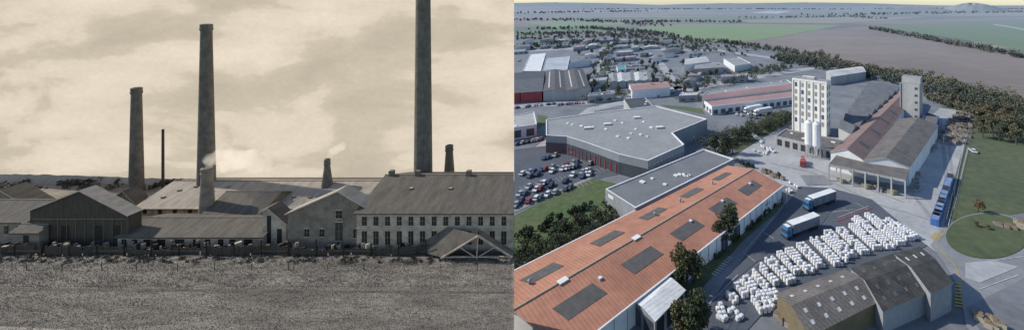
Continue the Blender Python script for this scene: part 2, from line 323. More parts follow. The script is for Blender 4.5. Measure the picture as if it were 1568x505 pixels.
for t in range(900):
    v=random.choice([random.uniform(60,84),random.uniform(60,145)]); u=random.uniform(790,1010+ (v-56)*2.2)
    if u>1200: continue
    if any(a-3<u<b2+3 and c0-3<v<d0+3 for a,b2,c0,d0 in occupied): continue
    sc_=(v-8)/75.0; w=random.uniform(12,34)*sc_/1.15; 
    if any(abs(u-x)<(w+w2)*.66 and abs(v-y)<(4.8*sc_+2.4) for x,y,w2 in used): continue
    used.append((u,v,w)); 
    hh=random.uniform(4,7); dv=random.uniform(3,5)*sc_*.8; sk=random.uniform(.05,.12); 
    q=[(u-w/2,v+dv/2+sk*w/2),(u-w/2+dv*.9,v-dv/2+sk*w/2),(u+w/2+dv*.9,v-dv/2-sk*w/2),(u+w/2,v+dv/2-sk*w/2)]
    mr=random.choice(rmats)
    if random.random()<.5: gable('estate_building',q,hh,1.4,random.choice([white,cwall,cwall]),mr,along=random.random()<.4)
    else: flat('estate_building',[q[0],q[1],q[2],q[3]],hh,random.choice([white,cwall,gwall,cwall]),mr,.4,white,2,(1,2.6,7,.5,dwall))
    cnt+=1
    if cnt>46: break
for pts in [[(820,225),(900,165),(1060,132),(1180,112),(1260,100),(1262,104),(1185,117),(1065,138),(912,170),(850,222)],
            [(905,155),(915,100),(935,62),(942,62),(925,100),(918,157)],[(787,158),(910,154),(1060,128),(1060,133),(910,160),(787,166)],
            [(1035,140),(1000,90),(950,60),(957,60),(1012,90),(1048,138)],[(787,78),(900,72),(1100,76),(1200,90),(1200,93),(1100,79),(900,75),(787,81)]]:
    sheet('street',pts,conc,random.choice([6,7,8,9]))
# --- grain/silo complex, plan axes
D1=Vector((.676,.737,0)); D2=Vector((.737,-.676,0)); AN=math.atan2(D2.y,D2.x)
def para(o,w,dp): return [o,o+D2*w,o+D2*w+D1*dp,o+D1*dp]
tw=MB('white_grain_tower'); o=G(1214,199); top=30.2
towerwhite=mat('tower_white_render',(.88,.87,.83),(.80,.79,.75),.15,fine=.06,stretch=(1,1,.3))
beige=mat('tower_beige_panel',(.38,.33,.25),(.3,.26,.2),.3)
Wd=19;Dp=7.5
Q=para(o,Wd,Dp); tw.prism(Q,0,top,towerwhite,gflat)
tw.prism(para(o-D1*.3-D2*.3,Wd+.6,Dp+.6),top,top+1.1,towerwhite,gflat)
for r in range(6):
    z0=5.5+r*4.2
    for cidx in range(5):
        wallwins(tw,lerp(Q[0],Q[1],cidx/5+.03),lerp(Q[0],Q[1],(cidx+1)/5-.03),z0,z0+2.5,1,.5,beige if (r+cidx)%5 else dwall,None,out=.08)
    wallwins(tw,Q[1],Q[2],z0,z0+2.4,2,.4,beige,None,out=.08)
for cidx in range(6):
    p=lerp(Q[0],Q[1],cidx/5); tw.box(p.x-D1.x*.25,p.y-D1.y*.25,AN,.6,.5,0,top-.02,towerwhite)
p=Q[0]+D1*4+D2*8; tw.box(p.x,p.y,AN,7,3,top+1.1,top+2.4,cwall,white)
for k in (2,6,12): p=Q[0]+D1*2+D2*k; tw.beam((p.x,p.y,top+1),(p.x,p.y,top+4),.15,metal)
tw.done()
flat('low_annex_building',[(1188,208),(1203,197),(1300,216),(1290,232)],5,cwall,brownroof,.4,cwall,4,(0.4,3.6,4,.6,shade))
si=MB('twin_cement_silos')
for (u,v,h) in [(1238,240,17),(1250,243,17)]:
    p=G(u,v); si.cyl(p.x,p.y,[(4,.4),(6.5,1.75),(h,1.75),(h+.9,.8),(h+1.3,.5)],white,20)
    for a in range(4):
        x=p.x+1.5*math.cos(a*1.57+.78);y=p.y+1.5*math.sin(a*1.57+.78); si.beam((x,y,0),(x,y,6.6),.25,metal)
    si.beam((p.x+1.9,p.y-.6,0),(p.x+1.9,p.y-.6,h+1),.3,metal)
    si.beam((p.x-1.2,p.y-1.5,h+1.2),(p.x+1.2,p.y-1.5,h+1.2),.12,metal)
si.done()
ct=MB('concrete_elevator_tower'); o=G(1379,186); Q=para(o,10,13); ct.prism(Q,0,25,cwall,gflat)
Q2=para(o+D1*4,10,9); ct.prism(Q2,25.02,28.5,cwall,gflat)
for r in range(5): wallwins(ct,lerp(Q[0],Q[1],.7),lerp(Q[0],Q[1],.95),4+r*4.4,5.4+r*4.4,1,.6,glass)
ct.beam(Q[0]-D1*.3,Q[0]-D1*.3+Vector((0,0,25)),.5,metal)
ct.done()
for i in range(9):
    t0=i/9;t1=(i+1)/9
    f=lambda t:(lerp(Vector((1284,196)),Vector((1331,127)),t**.82),lerp(Vector((1303,206)),Vector((1380,134)),t**.82))
    l0,r0=f(t0);l1,r1=f(t1)
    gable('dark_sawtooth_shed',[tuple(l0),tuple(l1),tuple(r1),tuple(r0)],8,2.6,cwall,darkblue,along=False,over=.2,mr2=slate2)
m1=gable('long_red_roof_hall',[(1272,233),(1377,140),(1402,146),(1322,245)],8,3.0,white,redroof,pan=[(1,t,.5,.012,.3) for t in (.1,.25,.4,.55)])
m2=gable('long_brown_roof_hall',[(1322,246),(1378,182),(1436,192),(1392,256)],8,2.6,white,brownroof,pan=[(0,t,.5,.05,.08) for t in (.2,.45,.7)]+[(1,t,.5,.05,.1) for t in (.2,.45,.7)],pm=panel)
flat('blue_side_annex',[(1405,196),(1418,172),(1438,178),(1434,192)],6,bwall,brownroof)
cn=MB('open_front_loading_shed'); Pn=[G(1269,252,7),G(1281,238,7),G(1393,257,7),G(1386,276,7)]
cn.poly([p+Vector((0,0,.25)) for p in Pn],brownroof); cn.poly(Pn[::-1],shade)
for i in range(4):
    a=Pn[i];b_=Pn[(i+1)%4]; cn.poly([a-Vector((0,0,.7)),b_-Vector((0,0,.7)),b_+Vector((0,0,.25)),a+Vector((0,0,.25))],cwall)
for i in range(7):
    p=lerp(Pn[0],Pn[3],i/6); cn.box(p.x,p.y,AN,.5,.5,0,6.9,cwall)
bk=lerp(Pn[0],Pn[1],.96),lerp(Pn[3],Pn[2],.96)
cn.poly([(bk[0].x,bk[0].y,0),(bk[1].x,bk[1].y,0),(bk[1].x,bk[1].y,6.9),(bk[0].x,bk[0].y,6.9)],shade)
for i in (1,3,5):
    p=lerp(Pn[0],Pn[3],i/6)+D1*1.5; cn.box(p.x,p.y,AN,3.4,1.2,0,1.6,fpale)
cn.done()
pn=lambda:[(s,t,x,.02,.07) for s in (0,1) for t in (.12,.3,.48,.66,.84) for x in ((.3,.68) if s else (.5,)) ]
dirtywhite=mat('rooflight_translucent',(0.6,0.62,0.64),(0.42,0.43,0.44),.5)
ochre=mat('wall_ochre',(0.20,0.165,0.10),None,.3)
gable('weathered_roof_depot',[(1240,512),(1190,450),(1293,414),(1345,459)],5,1.8,ochre,brownroof,along=False,pan=pn(),pm=dirtywhite)
gable('black_roof_depot',[(1352,474),(1303,411),(1385,384),(1440,437)],5.5,1.8,gwall,blackroof,along=False,pan=pn(),pm=panel)
gable('black_roof_depot',[(1425,447),(1372,390),(1408,379),(1457,432)],7,1.2,gwall,blackroof,along=False,pan=[(0,t,.5,.03,.12) for t in (.2,.5,.8)],pm=dirtywhite)
# --- vehicles
def car_mesh(name,colr):
    m=mat('car_paint_'+name,colr,colr,.5,rough=.3,spec=.5,fine=0); tyre=mat('tyre',(0.02,0.02,0.02),None,1); b=MB('car_'+name)
    prof=[(-2.2,.35),(-2.2,.8),(-1.95,.95),(-1.1,1.0),(1.3,1.02),(2.0,.9),(2.2,.7),(2.2,.35)]
    prof2=[(-1.85,.95),(-1.3,1.42),(.45,1.48),(1.25,1.0)]
    for s in (-1,1):
        b.poly([(x,s*.88,z) for x,z in prof][::-s],m); b.poly([(x,s*(.84 if z<1.2 else .66),z) for x,z in prof2][::-s],glass)
    for i in range(len(prof)):
        a=prof[i];c=prof[(i+1)%len(prof)]; b.poly([(a[0],-.88,a[1]),(a[0],.88,a[1]),(c[0],.88,c[1]),(c[0],-.88,c[1])],m)
    for i in range(3):
        a=prof2[i];c=prof2[i+1]; wa=.84 if a[1]<1.2 else .66; wc=.84 if c[1]<1.2 else .66
        b.poly([(a[0],-wa,a[1]),(a[0],wa,a[1]),(c[0],wc,c[1]),(c[0],-wc,c[1])],m if i==1 else glass)
    for x in (-1.35,1.35):
        for y in (-.86,.86):
            pts=[(x+.34*math.cos(t*math.pi/5),y*1.03,.34+.34*math.sin(t*math.pi/5)) for t in range(10)]
            b.poly(pts if y<0 else pts[::-1],tyre)
    return b.mesh()
cars=[car_mesh('white',(.75,.75,.75)),car_mesh('black',(.02,.02,.025)),car_mesh('silver',(.4,.41,.43)),car_mesh('grey',(.12,.13,.14)),car_mesh('white3',(.7,.7,.7)),car_mesh('blue',(.04,.07,.18)),car_mesh('silver2',(.33,.34,.36)),car_mesh('red',(.3,.03,.03))]
def carrow(p,q,n,rot,prob=.75,js=.6):
    a=G(*p);b_=G(*q)
    for i in range(n):
        if random.random()>prob: continue
        x=lerp(a,b_,(i+random.uniform(.4,.6))/n); inst('parked_car',random.choice(cars),(x.x,x.y,.2),rot+random.uniform(-.06,.06)+random.choice((0,math.pi)),1.0)
ca=0.5
for p,q,n in [((797,268),(925,241),24),((797,274),(925,247),24),((795,292),(905,262),20),((793,300),(905,268),20),((787,317),(880,286),16),((800,252),(880,232),14),((790,312),(800,308),2)]:
    carrow(p,q,n,ca+.9,.42)
for p,q,n in [((925,100),(990,96),16),((927,104),(995,101),16),((930,109),(995,106),14),((1075,143),(1060,135),5),((850,162),(905,158),14),((790,166),(850,160),14),((1105,172),(1160,182),8),((920,146),(1050,140),24),((1010,112),(1045,118),8),((1100,110),(1150,106),12),((880,92),(905,90),6),((1110,118),(1170,108),14),((790,222),(830,214),10),((790,98),(798,92),3),((1010,80),(1090,84),18),((1000,150),(1040,142),7)]:
    carrow(p,q,n,1.2,.6)
for u,v,r in [(1490,233,1.2),(1150,176,.3)]: x=G(u,v); inst('parked_car',cars[0],(x.x,x.y,.12),r,1.15)
def truck(name,uv0,uv1,cabm,boxm,zoff=.25):
    a=G(*uv0);b_=G(*uv1); dr=(a-b_).normalized(); ang=math.atan2(dr.y,dr.x); b=MB(name); tyre=MATS['tyre']
    c=lambda t: a-dr*t
    p=c(9.2); b.box(p.x,p.y,ang,12.6,2.6,1.25,4.1,boxm,white); b.box(p.x,p.y,ang,12.3,2.2,.85,1.25,shade)
    p=c(9.2); b.box(p.x,p.y,ang,12.7,2.66,4.1,4.2,white)
    p=c(1.35); b.box(p.x,p.y,ang,2.3,2.5,.6,3.3,cabm,cabm,.94); p=c(1.5); b.box(p.x,p.y,ang,1.7,2.2,3.3,3.85,cabm,white,.85)
    p=c(.17); b.box(p.x,p.y,ang,.06,2.1,1.9,2.9,glass); p=c(.1); b.box(p.x,p.y,ang,.2,2.5,.4,.9,shade)
    p=c(2.7); b.box(p.x,p.y,ang,.7,2.2,.8,1.1,shade)
    n=Vector((-dr.y,dr.x,0))
    for s in (-1,1): 
        q=c(1.0)+n*s*1.26; b.box(q.x,q.y,ang,.8,.04,1.9,2.8,glass)
    for t in (1.5,4.2,5.2,11.8,13,14.2):
        for s in (-1,1):
            q=c(t)+n*s*1.1; m0=Vector((dr.x,dr.y,0)); pts=[q+m0*.5*math.cos(k*.628)+Vector((0,0,.5+.5*math.sin(k*.628)))+n*s*.16 for k in range(10)]
            pi=[x-n*s*.35 for x in pts]; b.poly(pts,tyre)
            for k in range(10): b.poly([pts[k],pts[(k+1)%10],pi[(k+1)%10],pi[k]],tyre)
    b.v=[(x,y,z+zoff) for x,y,z in b.v]; b.done()
blue=mat('truck_paint_blue',(.05,.2,.42),None,.5,rough=.35); curt=mat('truck_curtain',(.09,.12,.16),(.2,.22,.25),.4)
truck('articulated_truck',(1200,366),(1266,341),blue,curt); truck('articulated_truck',(1233,323),(1290,303),blue,curt)
redt=mat('truck_paint_red',(.5,.05,.04),None,.5)
def mixer():
    b=MB('red_tanker_truck'); a=G(1229,257); ang=1.15; dr=Vector((math.cos(ang),math.sin(ang),0)); tyre=MATS['tyre']
    p=a+dr*1; b.box(p.x,p.y,ang,2,2.4,.5,2.8,redt,redt,.92); q=a-dr*.03; b.box(q.x,q.y,ang,.06,2,1.5,2.4,glass)
    p=a+dr*5.2; b.box(p.x,p.y,ang,6,2.2,.8,1.2,redt); 
    for k in range(5): p=a+dr*(2.8+k*1.15); b.box(p.x,p.y,ang,1.1,2.2-.2*abs(k-2),1.2,3.0-.15*abs(k-2),redt if k%2 else white,redt,.8)
    for t in (1.2,5.5,6.8):
        for s in(-1,1):
            n=Vector((-dr.y,dr.x,0)); q=a+dr*t+n*s*1.1; b.box(q.x,q.y,ang,1,.3,0,1,tyre,None,.8)
    b.v=[(x,y,z+.14) for x,y,z in b.v]; b.done()
mixer()
for u,v in [(1155,178),(1140,174)]:
    truck('articulated_truck',(u,v),(u+22,v-4),white,white)
cont=mat('container_blue',(.04,.15,.44),(.03,.10,.30),.4,ribs=(.5,.3,.15)); contw=mat('container_blue_grey',(.2,.3,.48),None,.4)
for i in range(11):
    t=i/10; p=G(1455-22*t,277+64*t); b=MB('blue_skip_container')
    d=(G(1433,341)-G(1455,277)).normalized(); ang=math.atan2(d.y,d.x)+random.uniform(-.05,.05)
    b.box(p.x,p.y,ang,5.6,2.3,.2,2.3,cont,cont); b.box(p.x,p.y,ang,5.2,1.9,2.301,2.31,contw if i%3 else shade)
    for s in (-2.6,-1.3,0,1.3,2.6):
        for w in (-1.18,1.18): 
            x=p.x+d.x*s-d.y*w; y=p.y+d.y*s+d.x*w; b.box(x,y,ang,.15,.1,.25,2.25,contw)
    b.done()
bagm=mat('bulk_bag_white',(.76,.77,.78),(.62,.63,.66),.9,fine=.1,island=.13); palm=mat('pallet_wood',(.25,.18,.11),None,1)
def bag(b,x,y,z,ang,s=1.0,h=1.05,m=None):
    m=m or bagm; c,sn=math.cos(ang),math.sin(ang)
    rings=[(.47,0),(.5,.2),(.5,.8),(.42,.98),(.12,1.02)]
    pr=None
    for r,zz in rings:
        cur=[]
        for k in range(8):
            t=k*math.pi/4+math.pi/8; rr=r*1.15; px=rr*s*math.copysign(abs(math.cos(t))**.35,math.cos(t)); py=rr*s*math.copysign(abs(math.sin(t))**.35,math.sin(t))
            cur.append((x+px*c-py*sn,y+px*sn+py*c,z+zz*h))
        if pr:
            n=len(b.v); b.v+=pr+cur
            mi=b.mid(m)
            for k in range(8):
                b.f.append((n+k,n+(k+1)%8,n+8+(k+1)%8,n+8+k)); b.mi.append(mi)
        pr=cur
    b.poly(pr,m)
def bagrow(p,q,wide,prob=.97,hi=2,s=.78):
    a=G(*p);c=G(*q); d=(c-a); st=1.5; n=int(d.length/(st*s)); dn=d.normalized(); nn=Vector((-dn.y,dn.x,0)); ang=math.atan2(dn.y,dn.x); b=MB('bulk_bag_stack')
    for i in range(n):
        for w in range(wide):
            if random.random()>prob: continue
            x=a+dn*i*st*s+nn*(w-(wide-1)/2)*1.3*s+Vector((random.uniform(-.05,.05),random.uniform(-.05,.05),0))
            b.box(x.x,x.y,ang,1.1*s,1.1*s,.2,.33,palm)
            k=hi if random.random()<.85 else max(1,hi-1)
            for j in range(k): bag(b,x.x,x.y,.34+j*.95*s,ang+random.uniform(-.05,.05),s*.95,s*.94)
    if b.f: b.done()
rows=[((1310,338),(1328,352),3),((1330,333),(1352,350),3),((1306,350),(1348,388),3),((1324,346),(1368,386),3),((1342,344),(1386,382),3),((1358,341),(1400,375),3),((1373,348),(1408,370),2),
((1268,360),(1312,402),3),((1287,356),(1330,396),3),((1247,371),(1288,413),3),((1262,366),(1303,407),2),
((1226,380),(1264,418),3),((1209,388),(1247,427),3),((1194,393),(1226,428),2),((1178,402),(1216,440),3),((1164,412),(1196,446),2),
((1152,422),(1178,450),2),((1140,432),(1165,460),3),((1128,442),(1146,462),2),((1162,458),(1196,452),2),((1156,468),(1200,460),3),((1163,479),(1190,472),2),((1117,455),(1135,474),2)]
for p,q,w in rows: bagrow(p,q,w)
for p,q,w in [((1100,470),(1112,500),2),((1120,478),(1140,497),2),((1098,490),(1120,503),2),((1150,205),(1170,222),2),((1165,225),(1190,236),2),((1180,228),(1172,238),1),((1210,282),(1228,292),1),((1207,293),(1218,300),2),((1155,232),(1180,240),1)]: bagrow(p,q,w,.8,1,.9)
pallm=mat('stacked_pallet_goods',(.3,.27,.24),(.18,.15,.13),.5,island=.4)
def goods(name,p,q,n,w,m,hmax=2.6):
    b=MB(name);a=G(*p);c=G(*q)
    for i in range(n):
        x=lerp(a,c,random.random())+Vector((random.uniform(-w,w),random.uniform(-w,w),0)); s=random.uniform(1,2.4)
        h=random.uniform(.8,hmax); b.box(x.x,x.y,AN,s,random.uniform(1,1.6),.12,h,m); b.box(x.x,x.y,AN,s*.8,.9,h+.003,h+.2,palm)
    b.done()
goods('stacked_timber_pallets',(1470,178),(1462,222),110,5,pallm); goods('stacked_timber_pallets',(1478,175),(1475,200),50,4,mat('rubble_dark',(.08,.07,.065),None,.5,island=.4))
goods('pallet_stack',(1505,490),(1530,503),16,1.5,cream,1.5); goods('pallet_stack',(1562,345),(1585,352),30,3,cream,2.2); goods('pallet_stack',(1525,345),(1560,352),16,.8,pallm,1.2)
goods('pallet_stack',(1190,470),(1215,500),20,2.5,pallm,1.5); goods('pallet_stack',(1400,262),(1408,300),16,1.2,metal,1.6)
goods('pallet_stack',(1170,262),(1195,275),20,2,pallm,1.6); goods('pallet_stack',(1330,285),(1350,292),8,1.5,gwall,1.6); goods('pallet_stack',(1435,200),(1425,235),24,2,gwall,2)
fm=MB('mesh_fence'); 
for path in [[(1480,176),(1484,200),(1459,300),(1450,340)],[(1112,505),(1130,470)]]:
    for i in range(len(path)-1):
        a=G(*path[i]);c=G(*path[i+1]);n=int((c-a).length/3)
        for k in range(n+1): p=lerp(a,c,k/max(n,1)); fm.beam((p.x,p.y,0),(p.x,p.y,2),.08,gwall)
        for z in (.5,1.9): fm.beam(a+Vector((0,0,z)),c+Vector((0,0,z)),.04,gwall)
fm.done()
for u,v in [(1205,320),(1445,230),(870,260),(905,290),(1115,215),(945,170),(1020,140)]:
    p=G(u,v); b=MB('street_lamp'); b.cyl(p.x,p.y,[(0,.1),(8,.05)],gwall,8); b.beam((p.x,p.y,8),(p.x+1.5,p.y-.6,8.3),.08,gwall); b.box(p.x+1.6,p.y-.65,-.4,.8,.3,8.2,8.35,gwall); b.done()
# --- vegetation
leafA=mat('leaf_dark_green',(.042,.055,.024),(.07,.08,.034),.25,island=.55,fine=.2); leafB=mat('leaf_olive',(.09,.095,.04),(.125,.11,.045),.2,island=.5,fine=.2)
leafC=mat('leaf_autumn',(.19,.125,.06),(.14,.12,.05),.15,island=.5,fine=.2); bark=mat('bark',(.08,.065,.05),None,1)
def leafcloud(cent,rad,h,n,s):
    nl=max(3,int(3+rad)); lob=rng.normal(size=(nl,3)); lob/=np.linalg.norm(lob,axis=1)[:,None]; lob*=np.array([rad*.55,rad*.55,h*.28])*rng.uniform(.5,1,(nl,1))
    idx=rng.integers(0,nl,n); d=rng.normal(size=(n,3)); d/=np.linalg.norm(d,axis=1)[:,None]
    rr=rng.uniform(.35,1,(n,1))**.5; p=lob[idx]+d*rr*np.array([rad*.5,rad*.5,h*.25]); p+=np.array(cent)
    a=rng.normal(size=(n,3)); a/=np.linalg.norm(a,axis=1)[:,None]; bb=np.cross(a,rng.normal(size=(n,3))); bb/=np.linalg.norm(bb,axis=1)[:,None]
    ss=s*rng.uniform(.6,1.3,(n,1)); a=a*ss; bb=bb*ss*.8
    return np.stack([p-a-bb*.4,p+a*.2-bb,p+a+bb*.3,p-a*.3+bb],1).reshape(-1,3)
def mkcloud(name,vs,m,trunk=None):
    me=bpy.data.meshes.new(name); nv=len(vs); nf=nv//4
    tv=[];tf=[]
    if trunk: tv,tf=trunk.v,trunk.f
    me.from_pydata([tuple(x) for x in vs]+list(tv),[],[(4*i,4*i+1,4*i+2,4*i+3) for i in range(nf)]+[tuple(i+nv for i in f) for f in tf])
    me.materials.append(m)
    if trunk:
        me.materials.append(bark); me.polygons.foreach_set('material_index',[0]*nf+[1]*len(tf))
    me.update(); return me
tv=[]
for k in range(6):
    t=MB('t'); t.cyl(0,0,[(0,.28),(2.2,.2),(5,.1)],bark,8)
    for j in range(5):
        a=j*1.3+k; t.beam((0,0,1.8+.4*j),(1.8*math.cos(a),1.8*math.sin(a),3.8+.5*j),.14,bark)
    vs=np.concatenate([leafcloud((rng.uniform(-1,1),rng.uniform(-1,1),3.4+q*1.0),2.9-.3*q,3.8,560,.21) for q in range(4)])
    tv.append(mkcloud('broadleaf_tree',vs,[leafA,leafB,leafA,leafC,leafB,leafA][k],t))
def tree(u,v,h=8,k=None):
    p=G(u,v); inst('broadleaf_tree',tv[random.randrange(6) if k is None else k],(p.x,p.y,0),random.uniform(0,6),h/8.5)
for u,v,h,k in [(1110,375,14,0),(1100,382,9,2),(1052,442,13,1),(1064,432,9,0),(1042,455,8,2),(1055,525,13,0),(1075,515,8,2),(1040,520,9,1),(1128,352,6,0),(1110,245,14,0),(1095,235,11,5),(1122,236,11,1),(1140,215,9,1),
  (1498,325,6,3),(1545,214,15,4),(1520,209,14,1),(1560,209,14,0),(1500,202,11,4),(1535,192,12,3),(1570,214,15,1),(1510,182,11,3),(1550,198,13,1),(1530,216,12,0),(1556,222,12,4),(1505,212,10,1),(1565,190,13,0),(1525,180,11,0),(1545,182,12,4),(980,280,5,1),(1120,270,5,0),(1512,352,2.5,3),(1495,348,2.5,4)]: tree(u,v,h,k)
for i in range(110):
    v=random.uniform(62,150); u=random.uniform(790,1020+(v-60)*1.8)
    if any(a<u<b2 and c0<v<d0 for a,b2,c0,d0 in occupied[:1]+occupied[4:6]): continue
    tree(u,v,random.uniform(6,11))
def belt(name,path,width,n,h,m,q=70,ls=None):
    P=[G(*p) for p in path]; seg=[(P[i+1]-P[i]).length for i in range(len(P)-1)]; tot=sum(seg); out=[]
    for k in range(n):
        t=random.random()*tot; i=0
        while i<len(seg)-1 and t>seg[i]: t-=seg[i]; i+=1
        c=lerp(P[i],P[i+1],min(1,t/seg[i])); hh=h*random.uniform(.5,1.2); r=hh*random.uniform(.38,.55)
        dist=c.length; s=ls or max(.25,min(2.5,dist*.0014)) 
        out.append(leafcloud((c.x+random.uniform(-1,1)*width,c.y+random.uniform(-1,1)*width,hh*.5),r,hh,q,s))
    me=mkcloud(name,np.concatenate(out),m); o=bpy.data.objects.new(name,me); col.objects.link(o)
belt('tree_belt',[(1195,92),(1300,112),(1420,132)],18,150,10,leafA,90); belt('tree_belt',[(1200,88),(1300,104),(1420,124),(1500,145),(1590,172)],16,170,9,leafB,90)
belt('autumn_tree_belt',[(1210,90),(1300,105),(1420,126),(1490,145),(1590,175)],15,110,9,leafC,90)
belt('tree_belt',[(1420,138),(1500,158),(1600,190)],16,140,10,leafA,90); belt('bushes',[(1430,152),(1480,168),(1600,205)],10,130,5,leafB,90); belt('autumn_bushes',[(1440,150),(1490,168),(1600,200)],12,80,5,leafC,90)
belt('hedgerow',[(1335,45),(1400,57),(1480,73),(1600,96)],8,170,11,leafA,50); belt('autumn_hedgerow',[(1335,45),(1480,73),(1600,96)],8,60,10,leafC,50)
belt('tree_row',[(1075,232),(1100,222),(1150,208),(1215,184)],3.5,80,9,leafA,120); belt('tree_row',[(1125,212),(1180,190),(1215,180)],5,30,7,leafB,110)
belt('hedge',[(787,425),(860,385),(930,348)],2.5,90,5,leafA,130); belt('hedge',[(780,402),(860,360),(925,330)],2.5,60,4.5,leafA,130)
belt('hedge',[(787,372),(850,340),(905,318)],1.5,50,3,leafA,110)
belt('shrub_bed',[(940,343),(928,315)],1.5,14,3,leafB,110)
belt('hedge',[(1085,405),(1195,308)],.8,40,2.2,leafA,90)
belt('estate_trees',[(1060,138),(1110,128),(1140,120),(1200,106)],14,60,9,leafA); belt('estate_trees',[(915,148),(925,130),(920,100),(940,70)],10,50,10,leafA)
belt('estate_trees',[(905,120),(1040,128)],12,30,7,leafB); belt('estate_trees',[(890,158),(955,150),(1060,120),(1090,112)],10,50,8,leafB)
belt('estate_trees',[(790,75),(900,66),(1000,70),(1130,84)],30,150,9,leafA,50); belt('estate_trees',[(790,62),(930,56),(1040,66),(1190,80)],30,160,9,leafB,50)
belt('distant_wood',[(700,33),(850,31),(975,36),(1000,40)],70,180,12,leafA,40); belt('distant_wood',[(820,46),(900,44),(985,50),(1060,64),(1120,68)],22,220,10,leafA,40)
belt('distant_wood',[(780,54),(900,52),(1000,57)],40,130,9,leafA,40)
belt('distant_wood',[(970,34),(1050,34),(1130,35)],40,90,11,leafA,40); belt('distant_wood',[(1260,24),(1420,21),(1600,18)],160,160,16,leafA,30,5)
belt('distant_wood',[(700,22),(900,19),(1000,18)],200,140,16,leafA,30,5); belt('distant_wood',[(1140,29),(1300,26),(1350,30)],60,90,14,leafB,30)
belt('distant_wood',[(900,15),(1100,14.5),(1300,15)],300,160,22,leafA,24,8); belt('distant_wood',[(1350,14.5),(1480,14),(1600,15)],300,140,24,leafA,24,8)
belt('autumn_trees',[(1240,80),(1275,96)],14,20,9,leafC)
belt('estate_trees',[(1110,66),(1200,80),(1250,92)],12,90,9,leafA,60)
belt('tree_row',[(1130,250),(1165,262),(1195,272)],1.2,16,2.6,leafA,90)
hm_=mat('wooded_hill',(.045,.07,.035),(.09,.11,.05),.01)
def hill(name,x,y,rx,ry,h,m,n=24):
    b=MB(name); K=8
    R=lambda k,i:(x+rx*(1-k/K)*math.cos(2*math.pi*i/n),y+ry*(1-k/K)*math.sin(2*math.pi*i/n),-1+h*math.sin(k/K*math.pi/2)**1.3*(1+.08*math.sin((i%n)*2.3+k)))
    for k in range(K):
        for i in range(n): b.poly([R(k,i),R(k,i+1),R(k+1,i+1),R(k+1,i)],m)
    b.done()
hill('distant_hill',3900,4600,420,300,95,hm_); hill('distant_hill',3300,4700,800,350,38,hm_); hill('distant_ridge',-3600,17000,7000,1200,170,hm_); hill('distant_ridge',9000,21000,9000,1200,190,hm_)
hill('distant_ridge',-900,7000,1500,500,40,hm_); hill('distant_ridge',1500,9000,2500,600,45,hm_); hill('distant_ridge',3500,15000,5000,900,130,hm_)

# ================= LEFT: OLD FACTORY WORKS ON ITS TERRACE (sepia town) =================
def sm(name,c,c2=None,**k): return mat(name,c,c2,haze_tint=False,**k)
def tone(x): return (x,x*.89,x*.745)
def tw_(x): return (x,x*.85,x*.66)
sgr=sm('meadow_sepia',tone(.27),tone(.13),scale=.45,stretch=(.22,.9,1),fine=.3,contrast=(.32,.68),detail=14)
sgl=sm('scrub_sepia',tone(.29),tone(.15),scale=.6,stretch=(.3,1.2,1),fine=.25,detail=12)
swall=sm('wall_sepia_render',tw_(.58),tw_(.36),scale=.7,fine=.25,contrast=(.38,.62))
swd=sm('wall_sepia_brick',tw_(.30),tw_(.19),scale=.8,fine=.28)
swdk=sm('wall_sepia_timber',tw_(.10),tw_(.06),scale=1,fine=.25,stretch=(3,3,.4))
srl=sm('roof_sepia_light',tone(.40),tone(.27),scale=.7,fine=.18,stretch=(1.5,.5,1))
srd=sm('roof_sepia_slate',tone(.15),tone(.095),scale=.8,fine=.25,stretch=(1.5,.5,1))
schim=sm('chimney_sepia_brick',tone(.20),tone(.12),scale=1.3,fine=.3,stretch=(1,1,.6))
sdk=sm('opening_dark',tw_(.045),None,scale=1); siron=sm('stack_iron',tone(.09),None,scale=1); sfr=sm('trim_sepia_pale',tw_(.68),None,scale=1)
sleaf=sm('foliage_sepia',tone(.13),tone(.08),scale=.6,island=.5)
shill=sm('hill_sepia',tw_(.42),tw_(.34),scale=.15)  # hills' distance haze is painted in as a paler colour
SD=83.4
def RX(d): return lx(787.2,d)
tb=MB('factory_terrace_ground')
d0,d1=40,SD+.4
tp=[Vector((lx(-60,d1)-10,d0,ZT)),Vector((RX(d0),d0,ZT)),Vector((RX(d1),d1,ZT)),Vector((lx(-60,d1)-10,d1,ZT))]
tb.prism(tp,0.5,ZT,swd,sgr); tb.done()
b=MB('scrub_verge')
ed=[(u,52.3+.35*math.sin(u*.02)+.2*math.sin(u*.07+1)) for u in range(-40,787,20)]+[(787.1,52.1)]
b.poly([(lx(u,d),d,ZT+.01) for u,d in ed]+[(lx(787.1,58),58,ZT+.01),(lx(-40,58),58,ZT+.01)],sgl); b.done()
b=MB('worn_path'); b.poly([(-77,44.2,ZT+.012),(-66,44.6,ZT+.012),(-66.5,45.4,ZT+.012),(-78,46,ZT+.012)],srl); b.done()
strk=sm('track_sepia',tone(.10),tone(.17),scale=.5)
b=MB('trodden_track'); b.poly([(lx(-40,51.6),51.6,ZT+.014),(RX(51)-.02,51,ZT+.014),(RX(51.4)-.02,51.4,ZT+.014),(lx(-40,52.1),52.1,ZT+.014)],strk); b.done()
m=bpy.data.materials.new('sepia_sky'); m.use_nodes=True; nt=m.node_tree; N=nt.nodes; K=nt.links; N.clear()
geo=N.new('ShaderNodeNewGeometry'); mp=N.new('ShaderNodeMapping'); mp.inputs['Scale'].default_value=(.022,1,.06); mp.inputs['Location'].default_value=(2.3,0,.75); K.new(geo.outputs['Position'],mp.inputs[0])
nz=N.new('ShaderNodeTexNoise'); nz.inputs['Scale'].default_value=1.5; nz.inputs['Detail'].default_value=8; nz.inputs['Roughness'].default_value=.5; nz.inputs['Distortion'].default_value=.3; K.new(mp.outputs[0],nz.inputs['Vector'])
